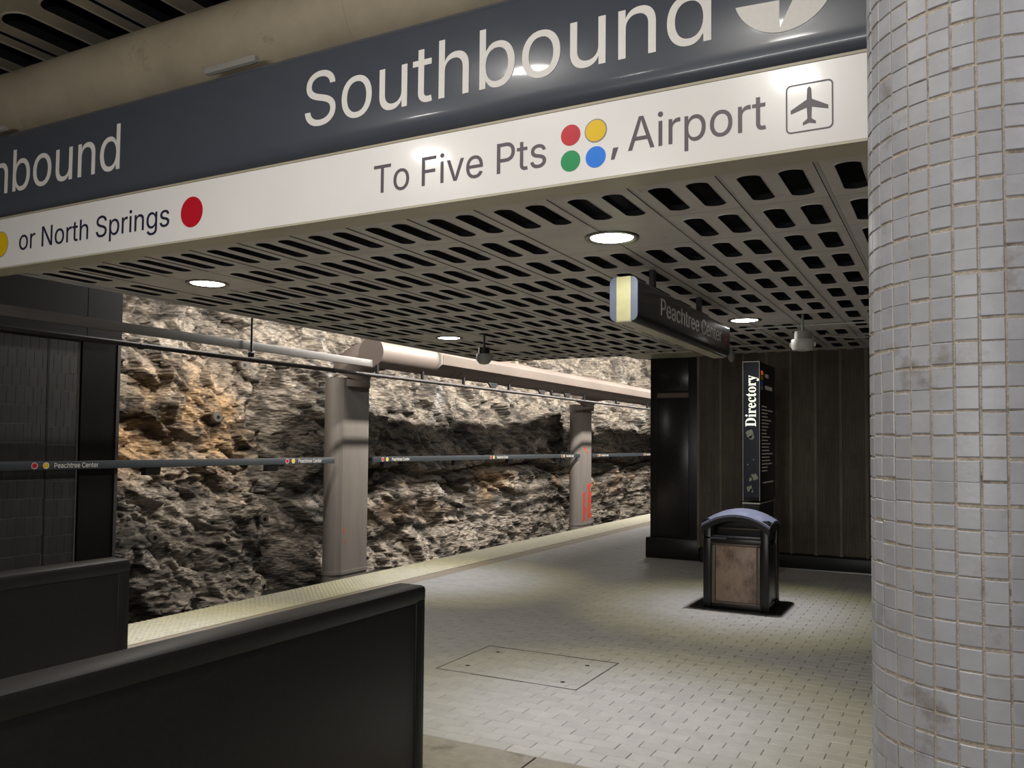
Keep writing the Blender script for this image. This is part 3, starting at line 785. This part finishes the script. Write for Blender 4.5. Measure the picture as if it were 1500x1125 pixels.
for (x, z, r) in ((-.02, 1.80, .045), (.01, 1.76, .030), (.025, 1.50, .008), (-.04, 1.44, .008), (.035, 1.30, .035), (-.01, 1.27, .022), (-.02, 1.16, .038), (.0, 1.14, .02)):
    blob('sticker_residue', (x, z), r, M['flake'], dp)
# side face listing
for (y, z, m) in ((.12, 2.52, 'orange'), (.12, 2.46, 'yellow'), (.12, 2.40, 'blue'), (.12, 2.34, 'greyletter')):
    box('colour_block', (.0985, .0995, y-.06, y+.06, z-.024, z+.024), M[m], dp)
for (y0, y1, z) in ((.30, .50, 2.50), (.30, .72, 2.36)): box('heading_print', (.0985, .0992, y0, y1, z-.022, z+.022), M['dimtext'], dp)
for i in range(20):
    box('listing_print', (.0985, .0992, .10, .10+rnd.uniform(.25, .66), 2.12-i*.040, 2.134-i*.040), M['dimtext'], dp)
box('listing_print', (.0985, .0992, .16, .78, 1.22, 1.235), M['dimtext'], dp)

# ================================================================== litter bin
bn = thing('litter_bin', 'black litter bin with arched lid and worn brown front panel', 'litter bin', (-1.98, 8.60, 0))
# base mat
MB().prism([(-.47, -.02), (-.44, -.05), (.30, -.065), (.36, -.04), (.44, .0+.02), (.44, .72), (.40, .76), (-.44, .76), (-.47, .72)], 'z', 0, .012).build('base_mat', M['black'], bn)
X0, X1, Y1, HH = -.335, .325, .54, .70
for (x0, x1) in ((X0, X0+.085), (X1-.085, X1)):
    for (y0, y1) in ((.0, .085), (Y1-.085, Y1)):
        box('corner_post', (x0, x1, y0, y1, .012, .91), M['bin'], bn, bev=.012)
box('bottom_rail', (X0+.02, X1-.02, .02, Y1-.02, .012, .075), M['bin'], bn, bev=.008)
box('inner_liner', (X0+.05, X1-.05, .05, Y1-.05, .06, .66), M['bin'], bn)
box('top_rail', (X0+.01, X1-.01, .005, .06, .655, .72), M['bin'], bn, bev=.006)
box('front_panel', (X0+.125, X1-.125, .012, .03, .085, .645), M['binpanel'], bn, bev=.004)
for (x0, x1, z0, z1) in ((X0+.088, X0+.122, .075, .66), (X1-.122, X1-.088, .075, .66), (X0+.088, X1-.088, .645, .668), (X0+.088, X1-.088, .062, .084)):
    box('panel_frame', (x0, x1, .002, .03, z0, z1), M['frame'], bn, bev=.003)
box('side_panel', (X1-.03, X1-.012, .10, Y1-.10, .09, .64), M['bin'], bn, bev=.003)
for (y0, y1) in ((.09, .10), (Y1-.10, Y1-.09)): box('side_frame', (X1-.014, X1-.006, y0, y1, .09, .655), M['frame'], bn)
box('side_frame', (X1-.014, X1-.006, .09, Y1-.09, .645, .655), M['frame'], bn)
box('side_panel', (X0+.012, X0+.03, .10, Y1-.10, .09, .64), M['bin'], bn, bev=.003)
MB().prism([(X0-.002, .0), (X0+.24, .0), (X0+.10, .13), (X0-.002, .13)], 'z', .712, .726).build('stub_plate', M['shelf'], bn)
box('throat_ledge', (X0+.085, X1-.085, .04, .20, .72, .745), M['shelf'], bn, bev=.004)
box('throat_back', (X0+.085, X1-.085, .26, .28, .70, .92), M['bin'], bn)
box('liner_ring', (X0+.13, X1-.10, .16, .22, .80, .815), M['frame'], bn, bev=.004)
box('throat_back', (X0+.02, X0+.04, .06, Y1-.06, .70, .90), M['bin'], bn)
box('throat_back', (X1-.04, X1-.02, .06, Y1-.06, .70, .90), M['bin'], bn)
# arched lid: curve in x, lower hem at front, black rim below
def arch(x): q = (x-(X0+X1)/2)/((X1-X0)/2+.015); return 1.0-.115*q*q
mb = MB(); nx, ny = 20, 8
for j in range(ny+1):
    t = j/ny; y = -.02+t*(Y1+.04); dome = .045*(1-(2*t-1)**2)**.8
    for i in range(nx+1):
        x = X0-.012+(X1-X0+.024)*i/nx; mb.v.append((x, y, arch(x)-.035+dome))
m0 = len(mb.v)
for k in range(m0): v = mb.v[k]; mb.v.append((v[0], v[1], v[2]-.022))
for j in range(ny):
    for i in range(nx):
        a = j*(nx+1)+i; mb.face([a, a+1, a+nx+2, a+nx+1]); mb.face([m0+a, m0+a+nx+1, m0+a+nx+2, m0+a+1])
for i in range(nx):
    mb.face([i, m0+i, m0+i+1, i+1]); a = ny*(nx+1)+i; mb.face([a, a+1, m0+a+1, m0+a])
for j in range(ny):
    a = j*(nx+1); mb.face([a, a+nx+1, m0+a+nx+1, m0+a]); a += nx; mb.face([a, m0+a, m0+a+nx+1, a+nx+1])
mb.build('lid', M['binlid'], bn, True)
for (y0, y1) in ((-.012, .02), (Y1-.02, Y1+.012)):
    p = [(X0-.008+(X1-X0+.016)*i/20, 0) for i in range(21)]
    up = [(x, arch(x)-.052) for x, _ in p]; dn = [(x, arch(x)-.052-.05-.03*(abs(2*i/20-1))**3) for i, (x, _) in enumerate(p)]
    MB().prism(up+dn[::-1], 'y', y0, y1).build('lid_rim', M['bin'], bn)
for x in (X0-.008, X1-.008): box('lid_rim', (x, x+.016, 0, Y1, .80, .895), M['bin'], bn)

# ================================================================== camera domes and small ceiling items
def dome(x, y, zt, zb, r, mcap, mbody, label, extra=False):
    t = thing('dome_camera', label, 'security camera', (x, y, ZC))
    h = zt-zb
    MB().tube([(0, 0, .03), (0, 0, zt-ZC+.0)], .013, 10).build('drop_rod', M['black'] if mcap == 'black' else M['grey'], t, True)
    MB().lathe([(.012, zt-ZC+.004), (r*.72, zt-ZC), (r*.74, zt-ZC-.075), (r*.3, zt-ZC-.08)], (0, 0), 24).build('mount', M[mcap], t, True)
    z1 = zt-ZC-.078
    MB().lathe([(r*.5, z1+.004), (r*.97, z1), (r, z1-.02), (r, z1-h*.45), (r*.9, z1-h*.55), (r*.55, z1-h*.8), (0.001, z1-h*.86)] if not extra else
               [(r*.5, z1+.006), (r*.95, z1), (r, z1-.012), (r*.99, z1-.075), (r*.84, z1-.105), (r*.5, z1-.113), (.001, z1-.114)], (0, 0), 28).build('housing', M[mbody], t, True)
    for k in ((-1, 1) if extra else (1,)): box('side_tab', (k*r-.012, k*r+.012, -.015, .015, z1-.07, z1-.03), M[mbody], t)
    return t
dome(-4.95, 8.65, 2.795, 2.65, .095, 'black', 'grey', 'grey camera dome with a black cap hanging near the rock opening')
dome(-1.35, 8.75, 2.80, 2.62, .112, 'grey', 'white', 'white drum shaped camera hanging between the station sign and the tiled column', True)
c1 = thing('surface_conduit', 'thin pale conduit fixed across the low ceiling above the white camera', 'conduit', (-1.6, 9.3, 2.94))
MB().tube([(-.55, 0, 0), (.9, 0, 0)], .010, 8).build('tube', M['steel'], c1, True)
for x in (-.4, .3, .8): box('clip', (x-.015, x+.015, -.014, .014, -.004, .03), M['grey'], c1)
c2 = thing('cable_loop', 'short drooping cable under the low ceiling beside the tiled column', 'cable', (-.9, 10.2, 2.93))
MB().tube([(-.42, 0, .03), (-.36, 0, -.005), (-.15, .01, -.03), (.15, .0, -.035), (.42, 0, -.01), (.5, 0, .03)], .012, 8).build('cable', M['grey'], c2, True)
c3 = thing('ceiling_sensor', 'tiny grey cylinder hanging under the ceiling at the tip of the station sign', 'sensor', (-2.63, 11.2, 2.96))
MB().lathe([(.02, 0.02), (.02, -.06), (.04, -.065), (.045, -.15), (.02, -.19)], (0, 0), 16).build('housing', M['grey'], c3, True)
c4 = thing('surface_conduit', 'short pale conduit on the ceiling just behind the tip of the station sign', 'conduit', (-2.45, 10.9, 2.945))
MB().tube([(-.3, 0, 0), (.25, 0, 0)], .010, 8).build('tube', M['steel'], c4, True)

# ================================================================== track side: risers, duct, rail, conduits
def riser(yc, label, marks):
    t = thing('duct_riser', label, 'pillar', (-10.70, yc, -1.25), kind='thing')
    a, hl = .20, .36     # half thickness (X), half length of the flat (Y)
    ol = []
    for i in range(15):
        q = math.radians(-90-90+180*i/14+0); ol.append((a*math.cos(q+PI/2)*1.0, -hl-a*abs(math.sin(q+PI/2))*1.0))
    ol = [(a*math.sin(math.radians(-90+180*i/14)), -hl-a*math.cos(math.radians(-90+180*i/14))) for i in range(15)]
    ol = [(x*.90-.02, y-.012) for x, y in ol[:-1]]+[(a*.97, -hl-.02), (a, -hl)]
    ol += [(a, hl+.06), (a-.04, hl+.10), (-a+.04, hl+.10), (-a, hl+.06)]
    MB().prism(ol, 'z', 0, 4.16).build('shaft', M['pillar'], t, True)
    big_ = [(x*1.05+(.01 if x > 0 else -.01), y*1.02) for x, y in ol]
    MB().prism(big_, 'z', .37, .43).build('base_collar', M['pillar'], t, True)
    small = [(x*1.006, y*1.004) for x, y in ol]
    MB().prism(small, 'z', 3.42, 3.45).build('joint_band', M['pillar'], t, True)
    # elbow turning from the top of the shaft to the horizontal duct
    pts = [(0, .05, 4.02)]+[(.56*(1-math.cos(q)), .05, 4.08+.52*math.sin(q)) for q in [math.radians(k) for k in range(10, 91, 10)]]+[(.80, .05, 4.60)]
    MB().tube(pts, [.40, .40, .39, .38, .37, .36, .34, .33, .31, .30, .28], 28).build('elbow', M['trackduct'], t, True)
    for (y, z, w_, h_) in marks:
        p = []
        nn = 14
        for i in range(nn): p.append((y-w_+rnd.uniform(-.3, .5)*w_, z-h_+2*h_*i/nn))
        for i in range(nn, 0, -1): p.append((y+w_+rnd.uniform(-.8, .3)*w_, z-h_+2*h_*i/nn))
        MB().prism(p, 'x', a+.0005, a+.002).build('paint_mark', M['redpaint'], t)
    return t
riser(13.27, 'large grey rounded pillar nearest to the viewer against the rock', [(-.30, 1.2, .02, .05), (-.28, 1.0, .015, .03)])
riser(25.0, 'smaller far grey pillar with red paint marks near its foot', [(-.17, .95, .11, .50), (.27, 1.10, .13, .60), (-.10, 2.78, .09, .05), (.02, 2.68, .07, .03)])
td = thing('track_duct', 'long grey duct with round capped end running above the track', 'duct', (-9.7, 12.69, 3.357))
MB().tube([(0, 0, 0), (0, 24, 0)], .285, 40).build('duct_run', M['trackduct'], td, True)
MB().tube([(0, -.012, 0), (0, .0, 0)], .289, 40).build('end_cap', M['trackduct'], td, True)
prof = [(-.05, .288), (.16, .270), (.325, .135), (.325, -.075), (.24, -.155), (.05, -.1)]
MB().prism(prof, 'y', 1.95, 24).build('side_housing', M['trackduct'], td, True)
MB().box(.3255, .334, 1.98, 24, -.070, .128).build('perforated_panel', M['perf'], td)
MB().prism([(.19, .215), (.33, .14), (.33, -.08), (.24, -.155), (.19, -.2)], 'y', 1.93, 1.955).build('housing_end', M['grey'], td)
for y in (2.6, 2.9, 5.2, 8.6, 12): MB().tube([(0, y-.01, 0), (0, y+.01, 0)], .289, 40).build('seam_band', M['conduit'], td, True)
ch = thing('cable_channel', 'pale flat cable channel ending in front of the capped duct', 'cable channel', (-9.3, 8, 3.085))
box('channel', (-.05, .0, -5.0, 4.19, -.062, .062), M['channel'], ch, bev=.004)
box('end_plate', (-.052, .004, 4.17, 4.20, -.066, .066), M['channel'], ch)
cn = thing('conduit_run', 'dark round conduit running below the channel and duct along the track', 'conduit', (-9.5, 8, 2.90))
MB().tube([(0, -4.5, .02), (0, 2, .0), (0, 12, .02), (0, 28, .02)], .036, 14).build('tube', M['conduit'], cn, True)
for y in (4.6, 6.1, 7.7, 9.8, 12.2, 14.4, 17, 20):
    box('hanger_clip', (-.02, .03, y-.025, y+.025, .03, .20), M['black'], cn)
for y in (9.0, 11.6, 13.2): MB().prism([(y-.22, .17), (y+.22, .17), (y+.12, .03), (y-.05, .03)], 'x', -.02, .02).build('bracket', M['black'], cn)
for y in (3.4, -.5): MB().tube([(0, y-.03, .0), (0, y+.03, .0)], .046, 14).build('coupling', M['conduit'], cn, True)
rd = thing('hanger_rod', 'thin black rod dropping past the pale channel to the dark conduit', 'rod', (-9.24, 9.2, 2.94))
MB().tube([(0, 0, 0), (0, 0, 3.26)], .016, 8).build('rod', M['black'], rd, True)
MB().lathe([(.05, -.03), (.05, .03), (.02, .05)], (0, 0), 12).build('nut', M['black'], rd, True)

# sign rail along the rock, in three lengths between the risers
TXT = [(6.74, 6.91, 7.65), (11.37, 11.56, 12.28), (14.18, 14.40, 15.14), (18.75, 18.97, 19.68), (23.12, 23.34, 24.02), (26.0, 26.2, 26.95), (30.6, 30.8, 31.5)]
def srail(y0, y1, label, txt, brk):
    t = thing('sign_rail', label, 'rail', (-10.5, y0, 1.318), 'station name rails along the rock')
    box('band', (-.045, .0, 0, y1-y0, -.056, .056), M['railsign'], t, bev=.003)
    for (a, b, c) in txt:
        lettering('Peachtree Center', lambda u, v, tt: Vector((.0006+tt, u, v-.033)), b+.10-y0, c-y0, .066, M['letter'], t, res=2, bold=.018)
        for (y, m) in ((a, 'red'), (a+.155, 'yellow')):
            q = [(y-y0+.035*math.cos(2*PI*i/18), .035*math.sin(2*PI*i/18)) for i in range(18)]
            q2 = [(y-y0+.043*math.cos(2*PI*i/18), .043*math.sin(2*PI*i/18)) for i in range(18)]
            MB().prism(q2, 'x', .0003, .0012).build('dot_ring', M['letter'], t); MB().prism(q, 'x', .0005, .002).build('line_dot', M[m], t)
    for y in brk:
        xr = rock_x(y, 1.15)+10.5-.25
        MB().prism([(xr, -.045), (-.03, -.045), (-.03, .02), (xr, .02)], 'y', y-y0-.03, y-y0+.03).build('bracket', M['black'], t)
        MB().prism([(-.12, -.056), (-.01, -.056), (-.03, -.17), (-.12, -.17)], 'y', y-y0-.16, y-y0+.10).build('bracket_plate', M['black'], t)
srail(2.0, 12.66, 'slate blue name rail crossing the dark tiled wall and first stretch of rock', TXT[:2], [8.6, 11.07])
srail(13.86, 24.5, 'slate blue name rail on the rock between the two grey pillars', TXT[2:5], [14.4, 17.2, 19.9, 22.9])
srail(25.55, 36.0, 'slate blue name rail past the far pillar with red paint', TXT[5:], [27.5, 30.5])
# rock bolts with round plates
LB = ['round bolt plate on the ochre rock above the name rail', 'round bolt plate low on the rock near the dark column', 'round bolt plate low on the rock left of the large pillar',
      'round bolt plate on the upper rock beneath the dark conduit', 'round bolt plate just right of the large pillar below the rail']
for (px, py), lb in zip(((316, 611), (223, 787), (384, 760), (355, 535), (548, 697)), LB):
    # intersect the viewing ray with the rock to find where the plate sits
    v = azc*1234.2+axc*(px-750)-ayc*(py-598.98); X = -11.3
    for _ in range(12):
        p = Vector((0, 0, 1.65))+v*(X/v.x); X = X*.5+.5*(rock_x(p.y, p.z)+.05)
    t = thing('rock_bolt', lb, 'rock bolt', (p.x+.05, p.y, p.z), 'rock bolts in the rock face'); t.rotation_euler = (0, math.radians(90), math.radians(-14))
    MB().lathe([(.090, -.12), (.105, -.02), (.105, .0), (.085, .025), (.03, .028)], (0, 0), 18).build('plate', M['bolt'], t, True)
    MB().lathe([(.038, .02), (.034, .034)], (0, 0), 6).build('bolt_head', M['black'], t, True)
# pieces that sit on a part become its sub-parts
def adopt(root, part, kids, k=0):
    ps = [c for c in root.children if c.name.split('.')[0] == part]
    for c in list(root.children):
        if c.name.split('.')[0] in kids and c is not ps[k]: c.parent = ps[k]
def top(n): return [o for o in bpy.data.objects if o.parent is None and o.name.split('.')[0] == n]
wp = next(c for c in sg.children if c.name.startswith('white_panel')); dk_ = next(c for c in sg.children if c.name.startswith('dark_panel'))
for c in list(sg.children):
    n = c.name.split('.')[0]
    if n in ('line_dot', 'dot_ring', 'pictogram_frame', 'aeroplane'): c.parent = wp
    elif n == 'arrow_roundel': c.parent = dk_
    elif n == 'lettering': c.parent = dk_ if c.bound_box[1][2] > .5 else wp
for t in top('sign_rail'): adopt(t, 'band', ('lettering', 'line_dot', 'dot_ring')); adopt(t, 'bracket', ())
for t in top('hanging_sign'): adopt(t, 'no_smoking_ring', ('ring_bar', 'cigarette_mark')); adopt(t, 'body', ('lettering',)); adopt(t, 'end_cap', ('end_strip',))
for t in top('directory_pylon'): adopt(t, 'front_face', ('lettering', 'sticker_residue')); adopt(t, 'body', ('listing_print', 'heading_print', 'colour_block'))
for t in top('litter_bin'): adopt(t, 'front_panel', ('panel_frame',)); adopt(t, 'lid', ('lid_rim',)); adopt(t, 'side_panel', ('side_frame',))
for t in top('dome_camera'): adopt(t, 'housing', ('side_tab',))
for t in top('duct_riser'): adopt(t, 'shaft', ('paint_mark', 'joint_band', 'base_collar'))
for t in top('track_duct'): adopt(t, 'side_housing', ('perforated_panel', 'housing_end'))
for t in top('clad_pier'): adopt(t, 'shaft', ('front_panel', 'band'))
